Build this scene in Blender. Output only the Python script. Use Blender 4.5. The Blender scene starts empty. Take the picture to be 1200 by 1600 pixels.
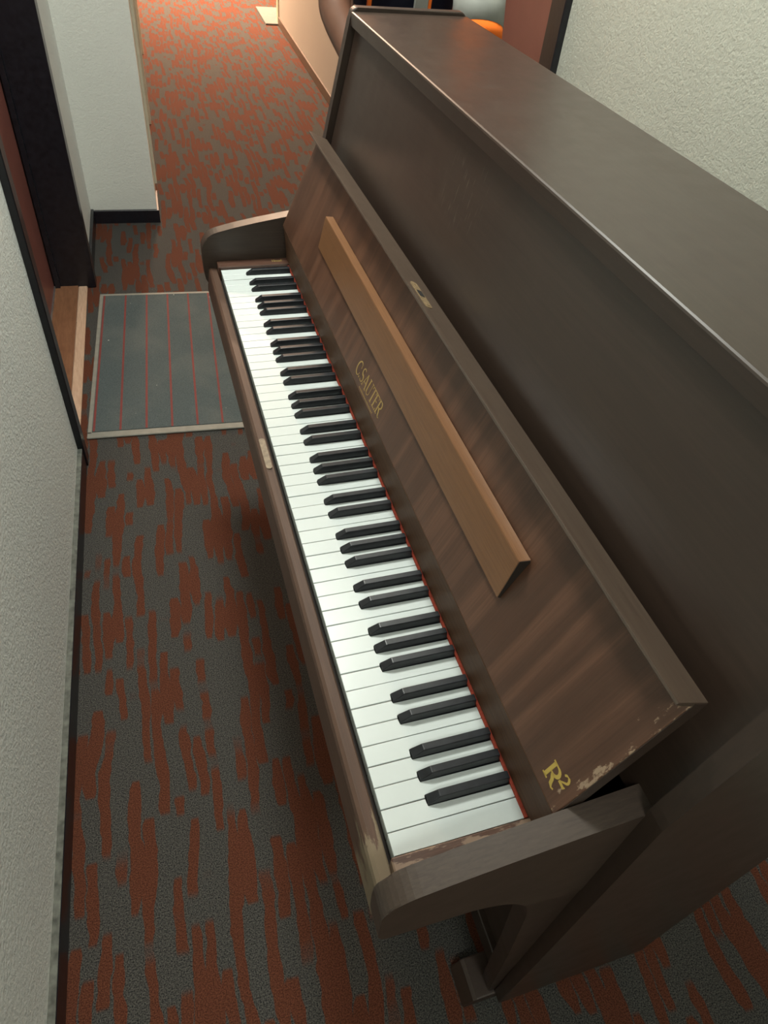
import bpy, bmesh, math, random
from mathutils import Vector, Matrix
random.seed(7)
S = bpy.context.scene
COL = S.collection
PI = math.pi
KEYZ = 700.0            # key tops stand 0.70 m above the floor; geometry below is written in mm in the key frame
PITCH = 23.55
LEN = 52 * PITCH
PHI = 0.038             # the corridor is turned a little against the piano
CP, SP = math.cos(PHI), math.sin(PHI)

def W(x, y, z): return Vector((x / 1000.0, y / 1000.0, (z + KEYZ) / 1000.0))
def K(a, b, z): return W(a * CP + b * SP, -a * SP + b * CP, z)      # corridor frame (a across, b along)

# ------------------------------------------------------------------ materials
def new_mat(name):
    m = bpy.data.materials.new(name); m.use_nodes = True
    nt = m.node_tree
    return m, nt, nt.nodes['Principled BSDF']
def N(nt, t, **kw):
    n = nt.nodes.new(t)
    for k, v in kw.items():
        if k in n.inputs.keys() if hasattr(n.inputs, 'keys') else False: n.inputs[k].default_value = v
        else: setattr(n, k, v)
    return n
def L(nt, a, b): nt.links.new(a, b)
def ramp(nt, fac, stops):
    r = nt.nodes.new('ShaderNodeValToRGB')
    e = r.color_ramp.elements
    while len(e) < len(stops): e.new(0.5)
    for i, (p, c) in enumerate(stops):
        e[i].position = p; e[i].color = (c[0], c[1], c[2], 1)
    L(nt, fac, r.inputs[0]); return r.outputs[0]
def coords(nt, scale=(1, 1, 1), rot=(0, 0, 0), loc=(0, 0, 0)):
    tc = nt.nodes.new('ShaderNodeTexCoord'); mp = nt.nodes.new('ShaderNodeMapping')
    mp.inputs['Scale'].default_value = scale; mp.inputs['Rotation'].default_value = rot; mp.inputs['Location'].default_value = loc
    L(nt, tc.outputs['Object'], mp.inputs[0]); return mp.outputs[0]
def noise(nt, vec, scale, detail=4, rough=0.5, dist=0.0):
    n = nt.nodes.new('ShaderNodeTexNoise'); n.inputs['Scale'].default_value = scale
    n.inputs['Detail'].default_value = detail; n.inputs['Roughness'].default_value = rough; n.inputs['Distortion'].default_value = dist
    L(nt, vec, n.inputs['Vector']); return n.outputs[0]
def math_(nt, op, a, b=None, clamp=False):
    n = nt.nodes.new('ShaderNodeMath'); n.operation = op; n.use_clamp = clamp
    for i, v in enumerate((a, b)):
        if v is None: continue
        if isinstance(v, (int, float)): n.inputs[i].default_value = v
        else: L(nt, v, n.inputs[i])
    return n.outputs[0]
def mix(nt, fac, c1, c2):
    n = nt.nodes.new('ShaderNodeMix'); n.data_type = 'RGBA'
    if isinstance(fac, (int, float)): n.inputs[0].default_value = fac
    else: L(nt, fac, n.inputs[0])
    for i, c in ((6, c1), (7, c2)):
        if isinstance(c, tuple): n.inputs[i].default_value = (c[0], c[1], c[2], 1)
        else: L(nt, c, n.inputs[i])
    return n.outputs[2]
def bump(nt, h, strength, dist, bsdf):
    b = nt.nodes.new('ShaderNodeBump'); b.inputs['Strength'].default_value = strength; b.inputs['Distance'].default_value = dist
    L(nt, h, b.inputs['Height']); L(nt, b.outputs[0], bsdf.inputs['Normal'])
def sepxyz(nt, vec):
    s = nt.nodes.new('ShaderNodeSeparateXYZ'); L(nt, vec, s.inputs[0]); return s.outputs
def smooth(nt, v, a, b):
    n = nt.nodes.new('ShaderNodeMapRange'); n.interpolation_type = 'SMOOTHSTEP'
    L(nt, v, n.inputs[0]); n.inputs[1].default_value = a; n.inputs[2].default_value = b
    return n.outputs[0]

def plain(name, col, rough=0.5, metal=0.0, var=0.08, scale=40, coat=0.0, spec=0.5, bmp=0.0):
    m, nt, p = new_mat(name)
    v = coords(nt)
    n = noise(nt, v, scale, 3)
    c2 = tuple(c * (1 - var) for c in col); c1 = tuple(min(1, c * (1 + var)) for c in col)
    L(nt, ramp(nt, n, [(0.3, c2), (0.7, c1)]), p.inputs['Base Color'])
    p.inputs['Roughness'].default_value = rough; p.inputs['Metallic'].default_value = metal
    p.inputs['Coat Weight'].default_value = coat; p.inputs['Specular IOR Level'].default_value = spec
    if bmp: bump(nt, n, bmp, 0.002, p)
    return m

PO = W(250, LEN / 2, -KEYZ)     # origin of the piano

def wood(name, dark, light, rough, grain=(60, 2.0, 60), coat=0.0, band=None, wear=None, spec=0.5, scratch=False, ripple=0.05):
    """wood whose fine grain runs along the axis with the small scale; band = (scale vector, strength) gives broad figure"""
    m, nt, p = new_mat(name)
    v = coords(nt, grain)
    n = noise(nt, v, 6.0, 6, 0.65, 0.4)
    c = ramp(nt, n, [(0.25, dark), (0.75, light)])
    if band:
        vb = coords(nt, band[0], band[2] if len(band) > 2 else (0, 0, 0))
        nb = noise(nt, vb, 1.0, 3, 0.5, 0.6)
        k = smooth(nt, nb, 0.38, 0.62)
        c = mix(nt, math_(nt, 'MULTIPLY', k, band[1]), c, tuple(x * 0.42 for x in dark))
    rg = noise(nt, coords(nt), 30, 4)
    r = math_(nt, 'ADD', math_(nt, 'MULTIPLY', rg, 0.12), rough - 0.06)
    if scratch:
        tc = nt.nodes.new('ShaderNodeTexCoord'); o = sepxyz(nt, tc.outputs['Object'])
        ey = math_(nt, 'DIVIDE', math_(nt, 'ADD', o[1], -(0.675 - PO.y)), 0.075)
        ez = math_(nt, 'DIVIDE', math_(nt, 'ADD', o[2], -(0.372 + 0.7)), 0.055)
        rr = math_(nt, 'ADD', math_(nt, 'MULTIPLY', ey, ey), math_(nt, 'MULTIPLY', ez, ez))
        mask = math_(nt, 'SUBTRACT', 1.0, rr, True)
        sv = coords(nt, (1, 260, 26), (0.18, 0, 0))
        sn = smooth(nt, noise(nt, sv, 1.0, 2), 0.6, 0.72)
        c = mix(nt, math_(nt, 'MULTIPLY', math_(nt, 'MULTIPLY', sn, mask), 0.75), c, (0.20, 0.17, 0.14))
    if wear:
        # wear = (axis value range in object y, z range, colour)
        tc = nt.nodes.new('ShaderNodeTexCoord'); o = sepxyz(nt, tc.outputs['Object'])
        (y0, y1), colr, thr, sc = wear
        my = smooth(nt, o[1], y1 - PO.y, y0 - PO.y)
        wn = noise(nt, coords(nt, sc), 1.0, 6, 0.7)
        lim = math_(nt, 'ADD', math_(nt, 'MULTIPLY', my, 0.35), wn)
        k = smooth(nt, lim, thr, thr + 0.06)
        k = math_(nt, 'MULTIPLY', k, smooth(nt, my, 0.02, 0.3))
        c = mix(nt, math_(nt, 'MULTIPLY', k, 0.8), c, colr)
        r = math_(nt, 'ADD', r, math_(nt, 'MULTIPLY', k, 0.3))
    L(nt, c, p.inputs['Base Color']); L(nt, r, p.inputs['Roughness'])
    p.inputs['Coat Weight'].default_value = coat; p.inputs['Coat Roughness'].default_value = 0.18
    p.inputs['Specular IOR Level'].default_value = spec
    if ripple: bump(nt, n, ripple, 0.001, p)
    return m

M = {}
CASE_D, CASE_L = (0.030, 0.0185, 0.0135), (0.046, 0.029, 0.021)
M['case'] = wood('dark_stained_case', CASE_D, CASE_L, 0.40, grain=(30, 1.2, 30), spec=0.6)
M['lid'] = wood('dark_stained_lid', CASE_D, CASE_L, 0.34, grain=(40, 1.0, 40), spec=0.62, ripple=0.03)
M['upper'] = wood('dark_stained_panel', CASE_D, CASE_L, 0.36, grain=(30, 1.2, 30), spec=0.6, scratch=True)
M['side'] = wood('dark_stained_side', CASE_D, CASE_L, 0.42, grain=(30, 30, 1.2), spec=0.55)
M['arm'] = wood('dark_stained_arm', (0.034, 0.022, 0.016), (0.062, 0.042, 0.031), 0.46, grain=(2, 60, 60), spec=0.5)
M['slip'] = wood('reddish_key_slip', (0.055, 0.028, 0.018), (0.10, 0.055, 0.036), 0.48, grain=(40, 1.4, 40), spec=0.45,
                 wear=((-0.02, 0.11), (0.20, 0.155, 0.10), 0.68, (60, 14, 60)))
M['block'] = wood('key_block_wood', (0.05, 0.022, 0.015), (0.12, 0.06, 0.04), 0.35, grain=(3, 60, 60),
                  wear=((-0.03, 0.02), (0.28, 0.19, 0.13), 0.68, (25, 90, 90)))
M['fall'] = wood('striped_mahogany', (0.078, 0.034, 0.019), (0.135, 0.064, 0.038), 0.38, grain=(2.0, 70, 2.0), spec=0.55,
                 band=((1.6, 30, 1.2), 0.55, (0, 0.0, 0.12)),
                 wear=((-0.035, 0.030), (0.34, 0.24, 0.16), 0.865, (55, 130, 55)))
M['fall_low'] = wood('polished_mahogany', (0.075, 0.036, 0.020), (0.12, 0.062, 0.034), 0.6, grain=(40, 2.0, 40), spec=0.2)
M['strip'] = wood('fallboard_lip_wood', (0.055, 0.036, 0.026), (0.085, 0.060, 0.043), 0.36, grain=(40, 1.6, 40), spec=0.65,
                 wear=((0.0, 0.5), (0.20, 0.15, 0.10), 0.97, (90, 18, 90)))
M['ledge'] = wood('walnut_ledge', (0.13, 0.055, 0.021), (0.215, 0.098, 0.040), 0.40, grain=(120, 2.4, 120), spec=0.5)
M['dark_end'] = plain('dark_end_grain', (0.02, 0.015, 0.012), 0.6)
M['white'] = plain('white_key_plastic', (0.565, 0.61, 0.60), 0.32, var=0.015, scale=25)
M['keyside'] = plain('bare_key_wood', (0.42, 0.30, 0.17), 0.7)
M['black'] = plain('black_key_plastic', (0.013, 0.014, 0.017), 0.33, var=0.3, scale=90, spec=0.4)
M['felt'] = plain('red_felt', (0.33, 0.060, 0.038), 0.95, var=0.2, scale=300, spec=0.1, bmp=0.5)
M['brass'] = plain('tarnished_brass', (0.36, 0.26, 0.15), 0.42, 0.55, var=0.25, scale=150)
M['dull_plate'] = plain('worn_strike_plate', (0.17, 0.13, 0.085), 0.5, 0.2, var=0.3, scale=120)
M['hole'] = plain('lock_hole_black', (0.003, 0.003, 0.003), 0.9)
M['gold'] = plain('gold_transfer', (0.50, 0.36, 0.085), 0.45, 0.25, var=0.08)
M['gold_dim'] = plain('worn_gold_transfer', (0.36, 0.25, 0.085), 0.5, 0.2, var=0.1, scale=120)
M['under'] = plain('bare_dark_board', (0.02, 0.013, 0.010), 0.8)
M['rubber'] = plain('black_rubber', (0.01, 0.01, 0.01), 0.6)

def wall_mat(name, c, bs=0.55):
    m, nt, p = new_mat(name)
    v = coords(nt)
    n1 = noise(nt, v, 230, 4, 0.6); n2 = noise(nt, v, 110, 2)
    big = noise(nt, v, 2.2, 3)
    L(nt, ramp(nt, big, [(0.3, tuple(x * 0.965 for x in c)), (0.7, c)]), p.inputs['Base Color'])
    p.inputs['Roughness'].default_value = 0.75; p.inputs['Specular IOR Level'].default_value = 0.35
    h = math_(nt, 'ADD', n1, math_(nt, 'MULTIPLY', n2, 1.2))
    bump(nt, h, bs, 0.004, p)
    return m
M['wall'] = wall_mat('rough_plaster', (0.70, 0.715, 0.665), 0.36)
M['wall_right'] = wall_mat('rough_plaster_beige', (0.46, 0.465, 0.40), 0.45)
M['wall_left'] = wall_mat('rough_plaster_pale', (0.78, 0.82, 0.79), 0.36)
M['wall_far'] = wall_mat('smooth_plaster', (0.40, 0.375, 0.345), 0.12)
M['ceiling'] = plain('white_ceiling', (0.62, 0.62, 0.57), 0.85, var=0.02)
M['blackpaint'] = plain('black_gloss_paint', (0.010, 0.010, 0.014), 0.30, var=0.3, scale=60, bmp=0.1)
M['dust'] = plain('dusty_black_top', (0.10, 0.105, 0.09), 0.8, var=0.5, scale=70)
M['brownpaint'] = plain('brown_skirting', (0.105, 0.065, 0.042), 0.5)
M['cream'] = plain('cream_casing', (0.55, 0.50, 0.38), 0.5, var=0.05)
M['maroon'] = plain('maroon_door_paint', (0.23, 0.085, 0.068), 0.38, var=0.06, scale=8)
M['threshold'] = wood('worn_threshold_wood', (0.14, 0.06, 0.030), (0.24, 0.115, 0.06), 0.35, grain=(20, 3, 20))
M['pale_edge'] = wood('pale_threshold_edge', (0.40, 0.25, 0.165), (0.60, 0.42, 0.30), 0.30, grain=(30, 3, 30))
M['chrome'] = plain('door_bottom_metal', (0.55, 0.56, 0.55), 0.3, 0.9)

# carpet: rust worm-like blocks on grey loop pile
def carpet_mat():
    m, nt, p = new_mat('rust_and_grey_carpet')
    v = coords(nt, rot=(0, 0, PHI))
    o = sepxyz(nt, v)
    wob = noise(nt, coords(nt, (5, 3.5, 5)), 1.0, 1)
    wob2 = noise(nt, coords(nt, (45, 28, 40)), 1.0, 1)
    ax = math_(nt, 'ADD', o[0], math_(nt, 'ADD', math_(nt, 'MULTIPLY', math_(nt, 'SUBTRACT', wob, 0.5), 0.05), math_(nt, 'MULTIPLY', math_(nt, 'SUBTRACT', wob2, 0.5), 0.012)))
    u = math_(nt, 'DIVIDE', ax, 0.0255)
    cell = math_(nt, 'FLOOR', u)
    fr = math_(nt, 'FRACT', u)
    def colnoise(c):
        cx = nt.nodes.new('ShaderNodeCombineXYZ')
        L(nt, math_(nt, 'MULTIPLY', c, 7.31), cx.inputs[0])
        L(nt, math_(nt, 'DIVIDE', o[1], 0.18), cx.inputs[1])
        return noise(nt, cx.outputs[0], 1.0, 1, 0.4)
    n1 = colnoise(cell)
    n2 = colnoise(math_(nt, 'ADD', cell, math_(nt, 'SUBTRACT', math_(nt, 'MULTIPLY', math_(nt, 'GREATER_THAN', fr, 0.5), 2.0), 1.0)))
    d = math_(nt, 'ABSOLUTE', math_(nt, 'SUBTRACT', fr, 0.5))
    k = smooth(nt, d, 0.26, 0.52)
    val = mix(nt, math_(nt, 'MULTIPLY', k, 0.40), n1, n2)
    val = math_(nt, 'SUBTRACT', val, math_(nt, 'MULTIPLY', smooth(nt, d, 0.28, 0.5), 0.10))
    val = math_(nt, 'ADD', val, math_(nt, 'MULTIPLY', math_(nt, 'SUBTRACT', noise(nt, coords(nt, (4.5, 2.2, 1)), 1.0, 1), 0.5), 0.05))
    pile = noise(nt, coords(nt), 420, 2, 0.7)
    val = math_(nt, 'ADD', val, math_(nt, 'MULTIPLY', math_(nt, 'SUBTRACT', pile, 0.5), 0.02))
    kk = smooth(nt, val, 0.468, 0.494)
    pk = smooth(nt, pile, 0.30, 0.70)
    grey = mix(nt, pk, (0.010, 0.0115, 0.0125), (0.106, 0.101, 0.091))
    rust = mix(nt, pk, (0.052, 0.0165, 0.010), (0.138, 0.049, 0.027))
    L(nt, mix(nt, kk, grey, rust), p.inputs['Base Color'])
    p.inputs['Roughness'].default_value = 0.95; p.inputs['Specular IOR Level'].default_value = 0.12
    bump(nt, pile, 0.7, 0.004, p)
    return m
M['carpet'] = carpet_mat()
def mat_mat():
    m, nt, p = new_mat('grey_blue_entrance_mat')
    v = coords(nt)
    n = noise(nt, v, 350, 3, 0.7); b = noise(nt, v, 5, 3)
    c = mix(nt, smooth(nt, n, 0.25, 0.75), (0.048, 0.060, 0.063), (0.100, 0.121, 0.120))
    c = mix(nt, math_(nt, 'MULTIPLY', smooth(nt, b, 0.4, 0.7), 0.25), c, (0.16, 0.16, 0.14))
    sp = noise(nt, coords(nt, loc=(3, 1, 0)), 85, 1)
    c = mix(nt, smooth(nt, sp, 0.80, 0.83), c, (0.6, 0.6, 0.55))
    L(nt, c, p.inputs['Base Color']); p.inputs['Roughness'].default_value = 0.95
    p.inputs['Specular IOR Level'].default_value = 0.1
    bump(nt, n, 0.5, 0.003, p); return m
M['mat'] = mat_mat()
M['matedge'] = plain('grey_mat_binding', (0.20, 0.195, 0.165), 0.7, var=0.1)
M['matline'] = plain('dull_red_line', (0.16, 0.032, 0.028), 0.9)
M['palemat'] = plain('pale_grey_mat', (0.13, 0.135, 0.125), 0.9, var=0.06)
M['skin'] = plain('brown_skin', (0.11, 0.050, 0.030), 0.5, var=0.08, scale=20)
M['navy'] = plain('navy_work_cloth', (0.012, 0.014, 0.030), 0.85, var=0.2, spec=0.2)
M['orange'] = plain('safety_orange_cloth', (0.85, 0.17, 0.02), 0.8, var=0.08, scale=20, spec=0.2)
M['reflective'] = plain('grey_reflective_tape', (0.26, 0.27, 0.25), 0.5, var=0.08, scale=30)
M['hair'] = plain('dark_hair', (0.01, 0.008, 0.007), 0.7)
M['shoe'] = plain('black_shoe_leather', (0.015, 0.014, 0.013), 0.5)
m, nt, p = new_mat('lamp_diffuser'); p.inputs['Base Color'].default_value = (0.9, 0.9, 0.85, 1)
L(nt, ramp(nt, noise(nt, coords(nt), 3), [(0, (1, .93, .80)), (1, (1, .93, .80))]), p.inputs['Emission Color']); p.inputs['Emission Strength'].default_value = 2.0
M['lamp'] = m

# ------------------------------------------------------------------ object helpers
def link(name, me, mat, parent=None, origin=None):
    o = bpy.data.objects.new(name, me); COL.objects.link(o)
    if mat is not None and not me.materials: me.materials.append(mat)
    if parent is not None: o.parent = parent
    if origin is not None: o.location = origin
    return o
def finish(name, bm, mat, parent=None, origin=None, smooth_=False):
    """bm is in world coordinates; origin = where the object's (or its root's) origin is in the world"""
    bmesh.ops.recalc_face_normals(bm, faces=bm.faces)
    og = Vector(origin) if origin is not None else (Vector(parent['_o']) if parent is not None else Vector((0, 0, 0)))
    for v in bm.verts: v.co -= og
    me = bpy.data.meshes.new(name); bm.to_mesh(me); bm.free()
    if smooth_:
        for f in me.polygons: f.use_smooth = True
    o = link(name, me, mat, parent)
    if parent is None: o.location = og
    o['_o'] = tuple(og)
    return o
def empty(name, loc, label, cat, group=None):
    o = bpy.data.objects.new(name, None); COL.objects.link(o); o.location = loc; o['_o'] = tuple(loc)
    o.empty_display_size = 0.1
    tag(o, label, cat, group); return o
def tag(o, label, cat, group=None):
    o['label'] = label; o['category'] = cat
    if group: o['group'] = group
def struct(o): o['kind'] = 'structure'; return o

def hexa(bm, P8, bev=0.0, seg=1):
    """8 points: bottom 4 (ccw) then top 4"""
    vs = [bm.verts.new(p) for p in P8]
    fs = [(3, 2, 1, 0), (4, 5, 6, 7), (0, 1, 5, 4), (1, 2, 6, 5), (2, 3, 7, 6), (3, 0, 4, 7)]
    fl = [bm.faces.new([vs[i] for i in f]) for f in fs]
    if bev > 0:
        es = set(e for f in fl for e in f.edges)
        bmesh.ops.bevel(bm, geom=list(es), offset=bev / 1000.0, segments=seg, profile=0.5, affect='EDGES')
def box(bm, x0, x1, y0, y1, z0, z1, bev=0.0, F=W, seg=1):
    hexa(bm, [F(x0, y0, z0), F(x1, y0, z0), F(x1, y1, z0), F(x0, y1, z0), F(x0, y0, z1), F(x1, y0, z1), F(x1, y1, z1), F(x0, y1, z1)], bev, seg)
def boxo(name, x0, x1, y0, y1, z0, z1, mat, parent=None, bev=0.0, F=W, origin=None, seg=1):
    bm = bmesh.new(); box(bm, x0, x1, y0, y1, z0, z1, bev, F, seg)
    return finish(name, bm, mat, parent, origin)
def prism(bm, prof, y0, y1, bev=0.0, F=W, seg=2):
    """profile of (x, z) extruded along y"""
    a = [bm.verts.new(F(x, y0, z)) for x, z in prof]; b = [bm.verts.new(F(x, y1, z)) for x, z in prof]
    n = len(prof); fl = [bm.faces.new(a[::-1]), bm.faces.new(b)]
    for i in range(n): fl.append(bm.faces.new([a[i], a[(i + 1) % n], b[(i + 1) % n], b[i]]))
    if bev > 0:
        es = set(fl[0].edges) | set(fl[1].edges)
        bmesh.ops.bevel(bm, geom=list(es), offset=bev / 1000.0, segments=seg, profile=0.5, affect='EDGES')
def prismo(name, prof, y0, y1, mat, parent=None, bev=0.0, F=W, seg=2, origin=None):
    bm = bmesh.new(); prism(bm, prof, y0, y1, bev, F, seg); return finish(name, bm, mat, parent, origin)
def arc(cx, cz, r, a0, a1, n=6):
    return [(cx + r * math.cos(math.radians(a0 + (a1 - a0) * i / n)), cz + r * math.sin(math.radians(a0 + (a1 - a0) * i / n))) for i in range(n + 1)]
def bez(p0, p1, p2, n=8):
    return [((1 - t) ** 2 * p0[0] + 2 * t * (1 - t) * p1[0] + t * t * p2[0], (1 - t) ** 2 * p0[1] + 2 * t * (1 - t) * p1[1] + t * t * p2[1]) for t in [i / n for i in range(n + 1)]]

# ------------------------------------------------------------------ the piano
piano = empty('upright_piano', PO, 'dark brown upright piano with open keyboard standing on the carpeted corridor floor', 'piano')
SIDE_O, SIDE_I, ARM_O, ARM_I = 76.5, 56.0, 57.0, 29.5

# side panels with a rounded top
side_prof = [(231, -662), (211, 120)] + arc(291, 450, 14, 168, 100, 5)[0:0]
side_prof = [(231, -662), (225, -400), (211, 118), (213, 132), (274, 444)] + arc(288.5, 449, 13, 160, 92, 5) + arc(492, 449, 13, 88, 0, 5) + [(508, -662)]
for y0, y1 in ((-SIDE_O, -SIDE_I), (LEN + SIDE_I, LEN + SIDE_O)):
    prismo('side_panel', side_prof, y0, y1, M['side'], piano, bev=2.5)
# lid: lies between the side panels
bm = bmesh.new()
prism(bm, [(275.5, 434), (275.5, 452.6), (276.4, 454.6), (278.6, 455.6), (504, 455.6), (506, 454.5), (506, 434)], -SIDE_I + 1, LEN + SIDE_I - 1, 0, W, 1)
finish('lid', bm, M['lid'], piano)
# upper front panel (leans back)
ux, uz = 67.0, 339.0; ul = math.hypot(ux, uz); ux /= ul; uz /= ul      # up the lean
nx, nz = uz, -ux                                                      # into the case
def UP(s, t): return (211 + ux * s + nx * t, 120 + uz * s + nz * t)
prismo('upper_panel', [UP(-30, 12), UP(321, 12), UP(321, 30), UP(-30, 30)], -SIDE_I + 3, LEN + SIDE_I - 3, M['upper'], piano, bev=1)
prismo('top_rail', [UP(323, 16), UP(345, 16), UP(345, 40), UP(323, 40)][0:4], -SIDE_I, LEN + SIDE_I, M['under'], piano)
boxo('back_panel', 490, 506, -SIDE_I, LEN + SIDE_I, -640, 432, M['under'], piano)
# lower front panel, bottom rail
boxo('lower_panel', 246, 262, -SIDE_I, LEN + SIDE_I, -610, -70, M['case'], piano, bev=1.5)
boxo('bottom_rail', 236, 262, -SIDE_I, LEN + SIDE_I, -660, -612, M['case'], piano, bev=2)
boxo('bottom_board', 262, 490, -SIDE_I, LEN + SIDE_I, -655, -635, M['under'], piano)
# key bed, key slip
prismo('key_bed', [(-16, -56), (235, -56), (235, -24), (-16, -24)], -ARM_I, LEN + ARM_I, M['under'], piano)
slip_prof = [(-5.0, -26), (-5.0, -12), (-6.5, -10.5), (-18, -8.5), (-22, -11), (-24, -16), (-28, -58), (-17, -58), (-16.5, -26)]
slip = prismo('key_slip', slip_prof, -ARM_I, LEN + ARM_I, M['slip'], piano)
bm = bmesh.new()
prof = [(-14 + 4.2 * math.cos(t), 0) for t in []]
def plate(bm, cx, y0, y1, w, zf, th, F):
    """flat plate with rounded ends; F maps (across, along, up)"""
    pts = []
    r = w / 2
    for i in range(9): t = PI * i / 8; pts.append((cx + r * math.cos(t), y1 - r + r * math.sin(t)))
    for i in range(9): t = PI + PI * i / 8; pts.append((cx + r * math.cos(t), y0 + r + r * math.sin(t)))
    a = [bm.verts.new(F(x, y, zf)) for x, y in pts]; b = [bm.verts.new(F(x, y, zf + th)) for x, y in pts]
    bm.faces.new(a[::-1]); bm.faces.new(b)
    for i in range(len(pts)): bm.faces.new([a[i], a[(i + 1) % len(pts)], b[(i + 1) % len(pts)], b[i]])
plate(bm, -13.2, 594, 668, 9.5, -8.6, 0.9, W)
sp = finish('strike_plate', bm, M['dull_plate'], slip)
# key blocks at both ends
for y0, y1 in ((-ARM_I, -1.5), (LEN + 1.5, LEN + ARM_I)):
    kb = boxo('key_block', -5, 152, y0, y1, -25, 6, M['block'], piano, bev=1.5)
# arms: board with rounded nose and arched underside
arm_prof = [(232, 110), (215, 106)] + bez((215, 106), (60, 84), (2, 68), 4)[1:] + bez((2, 68), (-30, 60), (-33, 30), 8)[1:] + [(-33, 8)] \
    + bez((-32, -20), (-31, -44), (-22, -45), 5) + [(30, -44)] + bez((56, -43), (120, -52), (146, -108), 8) + [(232, -118)]
leg_prof = [(146, -109)] + bez((152, -125), (158, -140), (163, -175), 4) + [(190, -380), (214, -606), (221, -665), (244, -665), (244, -112)]
foot_prof = [(178, -699.5), (192, -668), (198, -664), (330, -664), (330, -699.5)]
for s in (0, 1):
    ya, yb = (-ARM_O, -ARM_I) if s == 0 else (LEN + ARM_I, LEN + ARM_O)
    prismo('arm', arm_prof, ya, yb, M['arm'], piano, bev=2)
    prismo('leg', leg_prof, ya + 1, yb - 1, M['side'], piano, bev=1.5)
    ya, yb = (-62, 2) if s == 0 else (LEN - 2, LEN + 62)
    prismo('foot', foot_prof, ya, yb, M['side'], piano, bev=3)
# back castors carry the rear of the case
for y in (60, LEN - 60):
    bm = bmesh.new()
    bmesh.ops.create_cone(bm, cap_ends=True, segments=20, radius1=0.022, radius2=0.022, depth=0.02, matrix=Matrix.Translation(W(440, y, -677.5)) @ Matrix.Rotation(PI / 2, 4, 'X'))
    ca = finish('castor', bm, M['rubber'], piano)
    boxo('castor_fork', 425, 455, y - 15, y + 15, -664, -655, M['dark_end'], ca)

# fallboard, hinged open
fu = Vector((71, 167)).normalized(); fn = Vector((-fu.y, fu.x))      # up the slope, out of the face
def FB(s, t):
    v = Vector((143, 88)) + fu * s + fn * t; return (v.x, v.y)
def FBW(s, y, t): x, z = FB(s, t); return W(x, y, z)
FY0, FY1 = -27.4, LEN + 27.4
fp = [FB(-8, 0), FB(181, 0), FB(181, -16), FB(168, -18), FB(-6, -18)]
fall = prismo('fallboard', fp, FY0, FY1, M['fall'], piano, bev=1.2)
prismo('fallboard_base', bez((146.5, 3), (146, 45), FB(-9, 0.0), 6) + [FB(-7, -18), (158, 3)], -28, LEN + 28, M['fall_low'], fall)
prismo('fallboard_end', [FB(-7.5, -0.6), FB(180.5, -0.6), FB(180.5, -15.6), FB(168, -17.6), FB(-5.5, -17.6)], FY0 - 0.6, FY0 - 0.02, M['case'], fall)
lip = prismo('fallboard_lip', [FB(181.3, -17), FB(181.3, 20)] + [FB(181.0, 21.4), FB(178.6, 21.5), FB(177.6, 20.5), FB(176, 0.2), FB(178, 0.2), FB(180, -17)], FY0, FY1, M['strip'], fall, bev=0.5, seg=1)
def lipW(x, y, z): return FBW(181.3 + z, y, x)
bm = bmesh.new(); plate(bm, 8.5, 577, 650, 11, 0, 0.9, lipW)
lk = finish('lock_plate', bm, M['brass'], fall)
bm = bmesh.new(); box(bm, 4.6, 12.4, 607, 624, 0.5, 1.4, 0, lipW); finish('lock_hole', bm, M['hole'], lk)
for y in (585, 642):
    bm = bmesh.new()
    plate(bm, 8.5, y - 2.6, y + 2.6, 5.2, 0.8, 0.6, lipW); finish('screw', bm, M['brass'], lk)
# music ledge: wedge-shaped lath
bm = bmesh.new()
a0, a1 = 183, 1020
prism(bm, [FB(53, 0.3), FB(53.5, 4), FB(109, 14.5), FB(110.5, 14.2), FB(114.5, 1.5), FB(112, 0.3), FB(64, 0.3)], a0, a1, 0.6, W, 1)
led = finish('music_ledge', bm, M['ledge'], fall)
bm = bmesh.new()
prism(bm, [FB(54, 0.4), FB(54.3, 3.7), FB(109, 14.0), FB(110.2, 13.8), FB(114, 1.7), FB(112, 0.6), FB(64, 0.6)], a0 - 0.5, a0 - 0.05, 0, W)
finish('ledge_end', bm, M['dark_end'], led)
# felt strip behind the keys
boxo('felt_strip', 143.2, 147.5, 0, LEN, -3, 2.2, M['felt'], piano, bev=0.4)

# lettering: strokes of varying width in a (right, up) plane
def stroke(bm, pts, w, F, th=0.25):
    ws = w if isinstance(w, (list, tuple)) else [w] * len(pts)
    l, r = [], []
    for i, p in enumerate(pts):
        a = Vector(pts[max(i - 1, 0)]); b = Vector(pts[min(i + 1, len(pts) - 1)])
        d = (b - a).normalized(); n = Vector((-d.y, d.x)) * ws[i] / 2; p = Vector(p)
        l.append(p + n); r.append(p - n)
    for i in range(len(pts) - 1):
        q = [l[i], l[i + 1], r[i + 1], r[i]]
        hexa(bm, [F(v.x, v.y, 0) for v in q] + [F(v.x, v.y, th) for v in q])
def curve(c, rx, ry, a0, a1, n=12):
    return [(c[0] + rx * math.cos(math.radians(a0 + (a1 - a0) * i / n)), c[1] + ry * math.sin(math.radians(a0 + (a1 - a0) * i / n))) for i in range(n + 1)]
T, B_ = 0.055, 0.14
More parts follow.
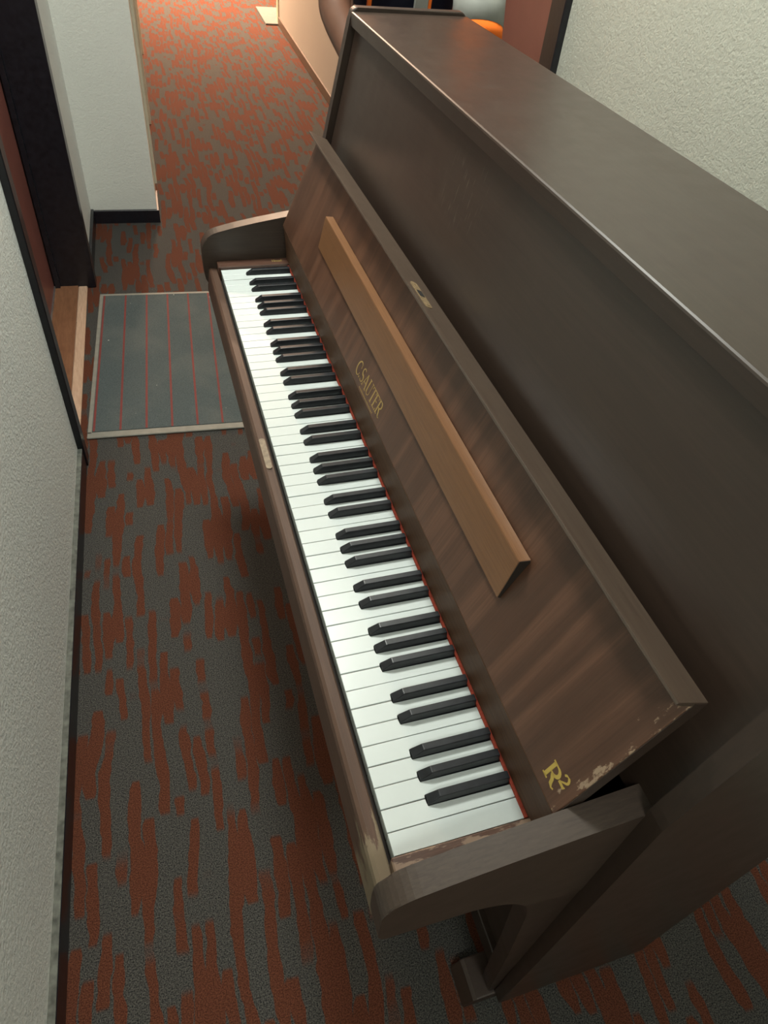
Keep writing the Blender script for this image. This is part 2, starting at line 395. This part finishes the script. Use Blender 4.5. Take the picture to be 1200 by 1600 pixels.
def glyph(c):
    s = lambda p, w: (p, w)
    if c == 'C': return [(curve((.36, .5), .33, .5, 50, 310, 18), [T + (B_ - T) * math.sin(PI * i / 18) for i in range(19)]), ([(.57, .86), (.60, .62)], T), ([(.57, .14), (.60, .30)], T)], .68
    if c == '.': return [([(.04, .0), (.04, .12)], .12)], .16
    if c == 'S': return [(curve((.27, .74), .20, .25, 40, 250, 10) + curve((.25, .26), .22, .25, 70, -140, 10), [T] * 4 + [B_ * .8] * 4 + [B_] * 6 + [B_ * .8] * 4 + [T] * 4)], .55
    if c == 'A': return [([(.04, 0), (.33, 1)], T), ([(.33, 1), (.62, 0)], B_), ([(.15, .35), (.50, .35)], T), ([(-.04, 0), (.13, 0)], T), ([(.50, 0), (.74, 0)], T)], .72
    if c == 'U': return [([(.13, 1), (.13, .25)] + curve((.34, .25), .21, .25, 180, 360, 8)[1:] + [(.55, 1)], [B_, B_, B_] + [T] * 8), ([(.0, 1), (.27, 1)], T), ([(.44, 1), (.66, 1)], T)], .72
    if c == 'T': return [([(.30, 0), (.30, 1)], B_), ([(.0, .98), (.60, .98)], T), ([(.02, .98), (.0, .78)], T), ([(.58, .98), (.60, .78)], T), ([(.18, 0), (.42, 0)], T)], .62
    if c == 'E': return [([(.12, 0), (.12, 1)], B_), ([(0, .98), (.5, .98)], T), ([(0, .02), (.52, .02)], T), ([(.12, .52), (.40, .52)], T), ([(.5, .98), (.5, .8)], T), ([(.52, .02), (.54, .22)], T)], .58
    if c == 'R': return [([(.13, 0), (.13, 1)], B_), ([(0, .98), (.30, .98)], T), ([(.0, .02), (.28, .02)], T), (curve((.30, .74), .22, .24, 90, -90, 10), [T + (B_ - T) * math.sin(PI * i / 10) for i in range(11)]), ([(.13, .50), (.32, .50)], T), ([(.30, .50), (.44, .30), (.50, .10), (.62, 0), (.72, .06)], [B_, B_, B_, T, T])], .72
    if c == '2': return [(curve((.24, .70), .20, .28, 165, -30, 10) + [(.06, .08)], [B_ * .8] * 3 + [T] * 2 + [B_] * 5 + [B_ * .8, T]), ([(.03, .06), (.46, .06), (.5, .22)], [B_, B_, T])], .5
    if c == 'H': return [([(.12, 0), (.12, 1)], B_), ([(.55, 0), (.55, 1)], B_), ([(.12, .5), (.55, .5)], T)], .72
    if c == 'e': return [(curve((.24, .3), .2, .3, 0, 320, 14), B_ * .8), ([(.05, .32), (.44, .32)], T)], .52
    if c == 'a': return [(curve((.22, .28), .18, .27, 0, 360, 14), B_ * .8), ([(.42, .6), (.42, 0)], B_)], .54
    if c == 'd': return [(curve((.22, .28), .18, .27, 0, 360, 14), B_ * .8), ([(.42, 1), (.42, 0)], B_)], .54
def letter(name, text, F, h, width, mat, parent, thick=1.0):
    tot = sum(glyph(c)[1] for c in text); sx = width / tot
    bm = bmesh.new(); x = 0
    for c in text:
        st, adv = glyph(c)
        for pts, w in st:
            ww = [q * thick * (sx + h) / 2 for q in w] if isinstance(w, (list, tuple)) else w * thick * (sx + h) / 2
            stroke(bm, [((x + px) * sx, py * h) for px, py in pts], ww, F)
        x += adv
    return finish(name, bm, mat, parent)
letter('maker_lettering', 'C.SAUTER', lambda u, v, t: FBW(2.5 + v, 690 - u, 0.1 + t), 22, 126, M['gold_dim'], fall, 0.85)
letter('fine_lettering', 'eaadeaedaeaadeadeaed', lambda u, v, t: FBW(-5.0 + v, 655 - u, 0.1 + t), 2.6, 70, M['gold_dim'], fall, 0.7)
letter('gold_letter', 'R', lambda u, v, t: FBW(3.5 + v, 11 - u, 0.1 + t), 20, 20, M['gold'], fall, 1.25)
letter('gold_letter', '2', lambda u, v, t: FBW(16 + v, -5.5 - u, 0.1 + t), 13, 9.5, M['gold'], fall, 1.25)
letter('gold_lettering', 'Head', lambda u, v, t: W(112 + u, LEN + 12 + v, 6.05 + t), 10, 22, M['gold_dim'], [o for o in COL.objects if o.name.startswith('key_block')][-1], 1.2)

# keys
notes = ['C', 'B', 'A', 'G', 'F', 'E', 'D']
wk = [notes[i % 7] for i in range(52)]           # from the near (treble) end
blackb = {}
for b in range(1, 52):
    pair = (wk[b - 1], wk[b])
    off = {('B', 'A'): 2.5, ('A', 'G'): 0, ('G', 'F'): -2.5, ('E', 'D'): 2, ('D', 'C'): -2}.get(pair)
    if off is not None: blackb[b] = b * PITCH - off
GAP, FR, BK = 0.55, 49.0, 145.0
white_root = None
for i in range(52):
    y0, y1 = i * PITCH + GAP, (i + 1) * PITCH - GAP
    t0 = blackb[i] + 6.6 if i in blackb else y0
    t1 = blackb[i + 1] - 6.6 if (i + 1) in blackb else y1
    dz = random.uniform(-0.35, 0.35)
    poly = [(0, y0), (0, y1), (FR, y1), (FR, t1), (BK, t1), (BK, t0), (FR, t0), (FR, y0)]
    q = []
    for pt in poly:
        if not q or (abs(q[-1][0] - pt[0]) + abs(q[-1][1] - pt[1])) > 0.01: q.append(pt)
    bm = bmesh.new()
    def slab(pl, z0, z1):
        a = [bm.verts.new(W(x, y, z0)) for x, y in pl]; b = [bm.verts.new(W(x, y, z1)) for x, y in pl]
        fl = [bm.faces.new(a[::-1]), bm.faces.new(b)]
        for k in range(len(pl)): fl.append(bm.faces.new([a[k], a[(k + 1) % len(pl)], b[(k + 1) % len(pl)], b[k]]))
        return fl
    fl = slab(q, -2.4 + dz, dz)
    bmesh.ops.bevel(bm, geom=list(fl[1].edges), offset=0.0006, segments=2, profile=0.5, affect='EDGES')
    nf = len(bm.faces)
    box(bm, 0.4, 4.0, y0 + 0.2, y1 - 0.2, -20 + dz, -2.4 + dz)
    key = finish('white_key', bm, M['white'], piano)
    bm = bmesh.new()
    q2 = [(x + 4.0 if x == 0 else x, y + (0.25 if y == min(p_[1] for p_ in q) else 0)) for x, y in q]
    box(bm, 4.2, FR, y0 + 0.35, y1 - 0.35, -20 + dz, -2.5 + dz); box(bm, FR, BK, t0 + 0.35, t1 - 0.35, -20 + dz, -2.5 + dz)
    finish('key_stick', bm, M['keyside'], key)
for b, yc in sorted(blackb.items()):
    h = 11.5; w0, w1 = 5.6, 4.1
    bm = bmesh.new()
    X = [50, 51, 62, 141.5]
    rows = [(49.5, -6, w0), (50.3, 2.4, w0 - .1), (60.5, h - 1.4, w1 + .2), (63.0, h, w1), (142.5, h, w1), (142.5, -6, w0)]
    # bottom outline follows the keyframe, the ridge is narrower
    lo = [bm.verts.new(W(49.5, yc - w0, -6)), bm.verts.new(W(49.5, yc + w0, -6)), bm.verts.new(W(142.5, yc + w0, -6)), bm.verts.new(W(142.5, yc - w0, -6))]
    mi = [bm.verts.new(W(50.2, yc - w0 + .1, 2.6)), bm.verts.new(W(50.2, yc + w0 - .1, 2.6)), bm.verts.new(W(142.5, yc + w0 - .1, 2.6)), bm.verts.new(W(142.5, yc - w0 + .1, 2.6))]
    up = [bm.verts.new(W(62.5, yc - w1, h)), bm.verts.new(W(62.5, yc + w1, h)), bm.verts.new(W(142.5, yc + w1, h)), bm.verts.new(W(142.5, yc - w1, h))]
    fs = [bm.faces.new(lo[::-1])]
    for A_, B2 in ((lo, mi), (mi, up)):
        for k in range(4): fs.append(bm.faces.new([A_[k], A_[(k + 1) % 4], B2[(k + 1) % 4], B2[k]]))
    tf = bm.faces.new(up)
    es = list(tf.edges) + [e for e in bm.edges if (e.verts[0] in mi and e.verts[1] in up) or (e.verts[1] in mi and e.verts[0] in up)]
    bmesh.ops.bevel(bm, geom=es, offset=0.0008, segments=2, profile=0.5, affect='EDGES')
    finish('black_key', bm, M['black'], piano)
boxo('key_frame', 5, 150, 0, LEN, -24, -20.5, M['under'], piano)

# ------------------------------------------------------------------ the corridor
FZ = -KEYZ; CZ = 2050.0
def SB(name, a0, a1, b0, b1, z0, z1, mat, bev=0.0):
    return struct(boxo(name, a0, a1, b0, b1, z0, z1, mat, None, bev, K, origin=(0, 0, 0)))
SB('floor', -620, 2600, -2600, 10300, FZ - 40, FZ, M['carpet'])
SB('ceiling', -620, 2600, -2600, 10300, CZ, CZ + 40, M['ceiling'])
WL = -470
DB0, DB1 = 1492, 2500
# left wall with the door opening
bm = bmesh.new()
box(bm, WL - 150, WL, -2600, DB0 - 10, FZ, CZ, 0, K); box(bm, WL - 150, WL, DB1 + 20, 3090, FZ, CZ, 0, K)
box(bm, WL - 150, WL, DB0 - 8, DB1 + 20, 1330, CZ, 0, K)
struct(finish('wall_left', bm, M['wall_left'], None, (0, 0, 0)))
bl = SB('baseboard_left', WL, WL + 13, -2600, DB0 - 45, FZ, FZ + 64, M['blackpaint'], 1.5)
bm = bmesh.new(); box(bm, WL, WL + 12, -2600, DB0 - 45, FZ + 64, FZ + 66, 0, K)
finish('dusty_edge', bm, M['dust'], bl)
SB('baseboard_left_far', WL, WL + 12, DB1 + 62, 3090, FZ, FZ + 60, M['blackpaint'], 1)
# left door: black frame, maroon leaf, threshold
d1 = bpy.data.objects.new('door_1', None); COL.objects.link(d1); d1.location = K(-560, 1960, FZ); d1['_o'] = tuple(d1.location); struct(d1)
bm = bmesh.new()
box(bm, -600, WL + 17, DB0 - 44, DB0, FZ, 1330, 2, K)      # near jamb with casing
box(bm, -600, WL + 22, DB1, DB1 + 62, FZ, 1330, 3, K)
box(bm, -600, WL + 22, DB0 - 42, DB1 + 62, 1300, 1372, 3, K)
box(bm, -592, -575, DB1 - 16, DB1, FZ, 1300, 1, K)
finish('door_frame', bm, M['blackpaint'], d1)
boxo('door_leaf', -640, -598, DB0 + 2, DB1 - 2, FZ + 12, 1298, M['maroon'], d1, 2, K)
boxo('metal_strip', -598, -592, DB0 + 20, DB1 - 6, FZ + 8, FZ + 18, M['chrome'], d1, 1, K)
boxo('threshold', -600, WL - 42, DB0, DB1, FZ, FZ + 12, M['threshold'], d1, 1, K)
boxo('threshold_edge', WL - 42, WL - 9, DB0, DB1, FZ, FZ + 10, M['pale_edge'], d1, 3, K)  # paler tan strip along the front of the threshold
# projection beyond the door, and the long wall behind it
SB('wall_projection', WL - 150, -190, 3090, 3360, FZ, CZ, M['wall'])
SB('baseboard_projection', WL, -182, 3078, 3091, FZ, FZ + 56, M['blackpaint'], 1)
SB('trim_1', -191, -183, 3091, 3300, FZ, FZ + 56, M['brownpaint'])
SB('wall_left_far', WL - 150, -190, 3360, 10300, FZ, CZ, M['cream'])
for n_, (b0, b1, z0) in enumerate(((3372, 3440, FZ + 60), (4400, 4470, FZ), (5900, 5980, FZ))):
    SB('trim_%d' % (n_ + 2), -190, -178, b0, b1, z0, 1400, M['cream'], 1)
# right side: near wall, doorway with maroon door, return, far wall
WR = 968
RB0, RB1 = 1939, 2860
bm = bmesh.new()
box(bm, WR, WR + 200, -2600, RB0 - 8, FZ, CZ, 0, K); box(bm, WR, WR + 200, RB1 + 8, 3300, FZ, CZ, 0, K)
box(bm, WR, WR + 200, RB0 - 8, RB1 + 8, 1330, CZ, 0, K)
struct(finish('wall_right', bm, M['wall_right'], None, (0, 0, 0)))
SB('baseboard_right', WR - 12, WR, -2600, RB0 - 86, FZ, FZ + 64, M['blackpaint'], 1.5)
d2 = bpy.data.objects.new('door_2', None); COL.objects.link(d2); d2.location = K(WR + 110, 2400, FZ); d2['_o'] = tuple(d2.location); struct(d2)
bm = bmesh.new()
box(bm, WR - 20, WR + 4, RB0 - 84, RB0, FZ, 1330, 3, K); box(bm, WR - 20, WR + 4, RB1, RB1 + 84, FZ, 1330, 3, K)
box(bm, WR - 20, WR + 4, RB0 - 84, RB1 + 84, 1300, 1390, 3, K)
finish('door_frame', bm, M['blackpaint'], d2)
bm = bmesh.new()
box(bm, WR + 4, WR + 150, RB0 - 40, RB0, FZ, 1330, 1, K); box(bm, WR + 4, WR + 150, RB1, RB1 + 40, FZ, 1330, 1, K)
finish('door_lining', bm, M['maroon'], d2)
boxo('door_leaf', WR + 122, WR + 162, RB0 + 2, RB1 - 2, FZ + 8, 1298, M['maroon'], d2, 2, K)
SB('wall_right_far', WR, 1120, 3300, 6985, FZ, CZ, M['wall_far'])
SB('baseboard_right_far', WR - 12, WR, RB1 + 86, 6975, FZ, FZ + 62, M['brownpaint'], 1)
SB('trim_5', 958, 985, 6975, 7060, FZ, 1400, M['cream'], 2)
SB('wall_end', WL - 150, 2600, 10150, 10300, FZ, CZ, M['wall_far'])
SB('wall_alcove', 2450, 2600, 6985, 10150, FZ, CZ, M['wall_far'])
SB('wall_back', WL - 150, 1168, -2600, -2450, FZ, CZ, M['wall'])

# entrance mat in front of the left door
emp = empty('entrance_mat', K(-130, 2000, FZ), 'grey entrance mat with thin dull red stripes lying by the left doorway', 'mat')
def KM(a, b, z):        # the mat lies a little skew to the wall
    t = -0.030; da, db = a + 460, b - 1566
    return K(-460 + da * math.cos(t) - db * math.sin(t), 1566 + da * math.sin(t) + db * math.cos(t), z)
ma0, ma1, mb0, mb1 = -460, 190, 1566, 2436
bm = bmesh.new(); box(bm, ma0 + 14, ma1 - 14, mb0 + 28, mb1 - 16, FZ + 1, FZ + 8, 1, KM); mf = finish('mat_field', bm, M['mat'], emp)
bm = bmesh.new()
box(bm, ma0, ma1, mb0, mb0 + 27.9, FZ + .5, FZ + 7, 2, KM); box(bm, ma0, ma1, mb1 - 15.9, mb1, FZ + .5, FZ + 7, 2, KM)
box(bm, ma0, ma0 + 13.9, mb0 + 20, mb1 - 14, FZ + .5, FZ + 7, 2, KM); box(bm, ma1 - 13.9, ma1, mb0 + 20, mb1 - 14, FZ + .5, FZ + 7, 2, KM)
finish('mat_border', bm, M['matedge'], emp)
for i in range(9):
    a = -441 + i * 77
    boxo('stripe', a - 3.2, a + 3.2, mb0 + 29, mb1 - 17, FZ + 7.5, FZ + 8.6, M['matline'], emp, 0, KM)
pm = boxo('door_mat', 850, 1500, 6960, 7600, FZ + 0.5, FZ + 14, M['palemat'], None, 3, K, origin=tuple(K(1170, 7280, FZ)))
tag(pm, 'pale grey mat on the floor at the far end of the corridor', 'mat')

# ------------------------------------------------------------------ the person behind the piano
pers = empty('person', K(560, 2090, FZ), 'person in navy work clothes with orange and grey trim standing behind the piano', 'person')
def skin(name, verts, edges, radii, mat, parent, sub=2, root=0):
    me = bpy.data.meshes.new(name)
    og = Vector(parent['_o'])
    me.from_pydata([tuple(Vector(v) - og) for v in verts], edges, []); me.update()
    o = link(name, me, mat, parent)
    o['_o'] = tuple(og)
    md = o.modifiers.new('skin', 'SKIN'); md.use_smooth_shade = True
    for i, r in enumerate(radii):
        rr = r if isinstance(r, tuple) else (r, r)
        me.skin_vertices[0].data[i].radius = (rr[0] / 1000, rr[1] / 1000)
        me.skin_vertices[0].data[i].use_root = (i == root)
    sb = o.modifiers.new('sub', 'SUBSURF'); sb.levels = sub; sb.render_levels = sub
    return o
# joints (mm in corridor frame; z from key plane)
PEL = (560, 2080, 240); CHE = (535, 1985, 560); NEC = (522, 1935, 735)
SR = (372, 1945, 640); ER = (298, 1775, 372); WR_ = (318, 1440, 275)
SL = (715, 1945, 640); EL = (682, 1790, 330); WL_ = (520, 1445, 290)
V = [PEL, (548, 2035, 400), CHE, NEC, (517, 1910, 785), (512, 1885, 850), (510, 1878, 930),
     SR, ER, WR_, SL, EL, WL_,
     (480, 2090, 180), (478, 2110, -230), (480, 2190, -620), (650, 2090, 180), (660, 2060, -230), (668, 2100, -620)]
E_ = [(0, 1), (1, 2), (2, 3), (3, 4), (4, 5), (5, 6), (2, 7), (7, 8), (8, 9), (2, 10), (10, 11), (11, 12), (0, 13), (13, 14), (14, 15), (0, 16), (16, 17), (17, 18)]
Rr = [130, 120, 135, 58, 55, 78, 70, 55, 42, 27, 55, 42, 27, 85, 56, 38, 85, 56, 38]
body = skin('body', [K(*v) for v in V], E_, Rr, M['skin'], pers)
# hands gripping the end of the case
for (w, sgn) in ((WR_, 1), (WL_, -1)):
    vs = [w, (w[0] + 4 * sgn, w[1] - 45, w[2] - 12)]
    es = [(0, 1)]; rs = [24, (34, 17)]
    for k in range(4):
        bx = w[0] + (k - 1.5) * 19; ln = (1.0, 1.12, 1.05, 0.82)[k]
        i = len(vs)
        vs += [(bx, w[1] - 72, w[2] - 14), (bx, w[1] - 72 - 30 * ln, w[2] - 30), (bx, w[1] - 72 - 36 * ln, w[2] - 30 - 24 * ln)]
        es += [(1, i), (i, i + 1), (i + 1, i + 2)]; rs += [10, 9, 7.5]
    i = len(vs)
    vs += [(w[0] + 36 * sgn, w[1] - 38, w[2] - 24), (w[0] + 46 * sgn, w[1] - 62, w[2] - 44)]
    es += [(1, i), (i, i + 1)]; rs += [12, 9]
    skin('hand', [K(*v) for v in vs], es, rs, M['skin'], body)
# clothes
skin('trousers', [K(*v) for v in [(560, 2080, 250), (480, 2090, 170), (478, 2112, -230), (480, 2190, -590), (650, 2090, 170), (660, 2062, -230), (668, 2100, -590)]],
     [(0, 1), (1, 2), (2, 3), (0, 4), (4, 5), (5, 6)], [135, 95, 72, 60, 95, 72, 60], M['navy'], pers)
top = skin('jacket', [K(*v) for v in [(560, 2078, 225), (548, 2033, 400), (535, 1985, 560), (524, 1948, 680), (410, 1950, 630), (672, 1950, 630)]],
     [(0, 1), (1, 2), (2, 3), (2, 4), (2, 5)], [158, 150, 152, 88, 82, 82], M['navy'], pers)
def lerp(a, b, t): return tuple(a[i] + (b[i] - a[i]) * t for i in range(3))
for (s, e, side) in ((SR, ER, 0), (SL, EL, 1)):
    t0 = 0.58 if side == 0 else 1.0
    sl = skin('sleeve', [K(*s), K(*lerp(s, e, 0.5)), K(*lerp(s, e, t0 - 0.02))], [(0, 1), (1, 2)], [74, 62, 60], M['orange'], top)
    # tape and hem as cuffs around the sleeve
    for (ta, tb, rr, mt, nm) in ((t0 - 0.26, t0 - 0.04, 67, 'reflective', 'reflective_band'), (t0 - 0.04, t0 + 0.04, 66, 'orange', 'hem')):
        A3, B3 = K(*lerp(s, e, ta)), K(*lerp(s, e, tb)); d = (B3 - A3)
        bm = bmesh.new()
        bmesh.ops.create_cone(bm, cap_ends=True, segments=28, radius1=rr / 1000, radius2=rr / 1000, depth=d.length,
                              matrix=Matrix.Translation((A3 + B3) / 2) @ d.to_track_quat('Z', 'Y').to_matrix().to_4x4())
        finish(nm, bm, M[mt], sl, None, True)
def facestrip(name, a, w, mat, zz=(240, 620)):
    bm = bmesh.new()
    hexa(bm, [K(a + w / 2 * q, 1897 + e, zz[0]) for q, e in ((-1, 0), (1, 0), (1, 14), (-1, 14))] + [K(a + w / 2 * q - 10, 1828 + e, zz[1]) for q, e in ((-1, 0), (1, 0), (1, 14), (-1, 14))])
    return finish(name, bm, M[mat], top)
facestrip('reflective_band', 556, 34, 'reflective'); facestrip('piping', 578, 8, 'orange'); facestrip('piping', 418, 9, 'orange')
# head details
hair = bmesh.new()
bmesh.ops.create_uvsphere(hair, u_segments=24, v_segments=14, radius=0.098, matrix=Matrix.Translation(K(510, 1905, 915)) @ Matrix.Diagonal((0.86, 1.0, 0.95, 1)))
bmesh.ops.delete(hair, geom=[v for v in hair.verts if v.co.z < K(0, 0, 905).z and (v.co - K(510, 1905, 915)).dot(K(0, -1, 0) - K(0, 0, 0)) > -0.01 * 0], context='VERTS') if False else None
finish('hair', hair, M['hair'], body, None, True)
for a in (483, 537):
    e = bmesh.new(); bmesh.ops.create_uvsphere(e, u_segments=12, v_segments=8, radius=0.011, matrix=Matrix.Translation(K(a, 1806, 868))); finish('eye', e, M['white'], body, None, True)
n_ = bmesh.new(); bmesh.ops.create_uvsphere(n_, u_segments=12, v_segments=8, radius=0.014, matrix=Matrix.Translation(K(510, 1792, 845)) @ Matrix.Diagonal((0.8, 1, 1.6, 1))); finish('nose', n_, M['skin'], body, None, True)
boxo('mouth', 490, 530, 1796, 1806, 812, 819, M['maroon'], body, 2, K)
for a, b in ((480, 2160), (668, 2070)):
    boxo('shoe', a - 45, a + 45, b - 150, b + 100, FZ + 0.5, FZ + 75, M['shoe'], pers, 22, K, seg=3)

# ------------------------------------------------------------------ ceiling lamps and light
def lamp(a, b, power, col, label, size=0.46):
    t = empty('ceiling_lamp', K(a, b, CZ), label, 'lamp')
    bm = bmesh.new()
    bmesh.ops.create_cone(bm, cap_ends=True, segments=40, radius1=0.19, radius2=0.17, depth=0.05, matrix=Matrix.Translation(K(a, b, CZ - 26)))
    finish('diffuser', bm, M['lamp'], t)
    l = bpy.data.lights.new('lamp_light', 'AREA'); l.shape = 'DISK'; l.size = size; l.energy = power; l.color = col
    lo = bpy.data.objects.new('lamp_light', l); COL.objects.link(lo); lo.location = K(a, b, CZ - 60)
    return lo
lamp(20, 1500, 47, (0.97, 1.0, 0.92), 'round ceiling lamp over the piano and the left doorway')
lamp(50, -1200, 19, (0.97, 1.0, 0.92), 'unseen ceiling lamp added behind the photographer as fill for the near end')  # unseen lamp, power set to fill near keys, walls and piano side
lamp(400, 8300, 640, (1.0, 0.68, 0.47), 'round warm ceiling lamp at the far end of the corridor')
lamp(400, 4700, 28, (1.0, 0.70, 0.50), 'round warm ceiling lamp halfway down the corridor')

w = bpy.data.worlds.new('world'); S.world = w; w.use_nodes = True
w.node_tree.nodes['Background'].inputs[0].default_value = (0.9, 0.85, 0.75, 1); w.node_tree.nodes['Background'].inputs[1].default_value = 0.02

# ------------------------------------------------------------------ camera
R = [[0.9521289979754545, -0.29192589474491604, 0.09071738086826901], [-0.1477950341281354, -0.6993583441714726, -0.6993243412927626], [0.26759484132038436, 0.6524394059334822, -0.7090245570384723]]
cam = bpy.data.cameras.new('camera'); co = bpy.data.objects.new('camera', cam); COL.objects.link(co)
loc = W(-144.36, -209.79, 727.87)
mw = Matrix(((R[0][0], -R[1][0], -R[2][0], loc.x), (R[0][1], -R[1][1], -R[2][1], loc.y), (R[0][2], -R[1][2], -R[2][2], loc.z), (0, 0, 0, 1)))
co.matrix_world = mw
cam.sensor_fit = 'VERTICAL'; cam.sensor_height = 36.0; cam.lens = 24.606; cam.clip_start = 0.02
S.camera = co
S.view_settings.view_transform = 'Standard'; S.view_settings.look = 'None'; S.view_settings.gamma = 1; S.view_settings.exposure = 0.0
S.view_settings.use_curve_mapping = False
for o in COL.objects:
    if '_o' in o.keys(): del o['_o']
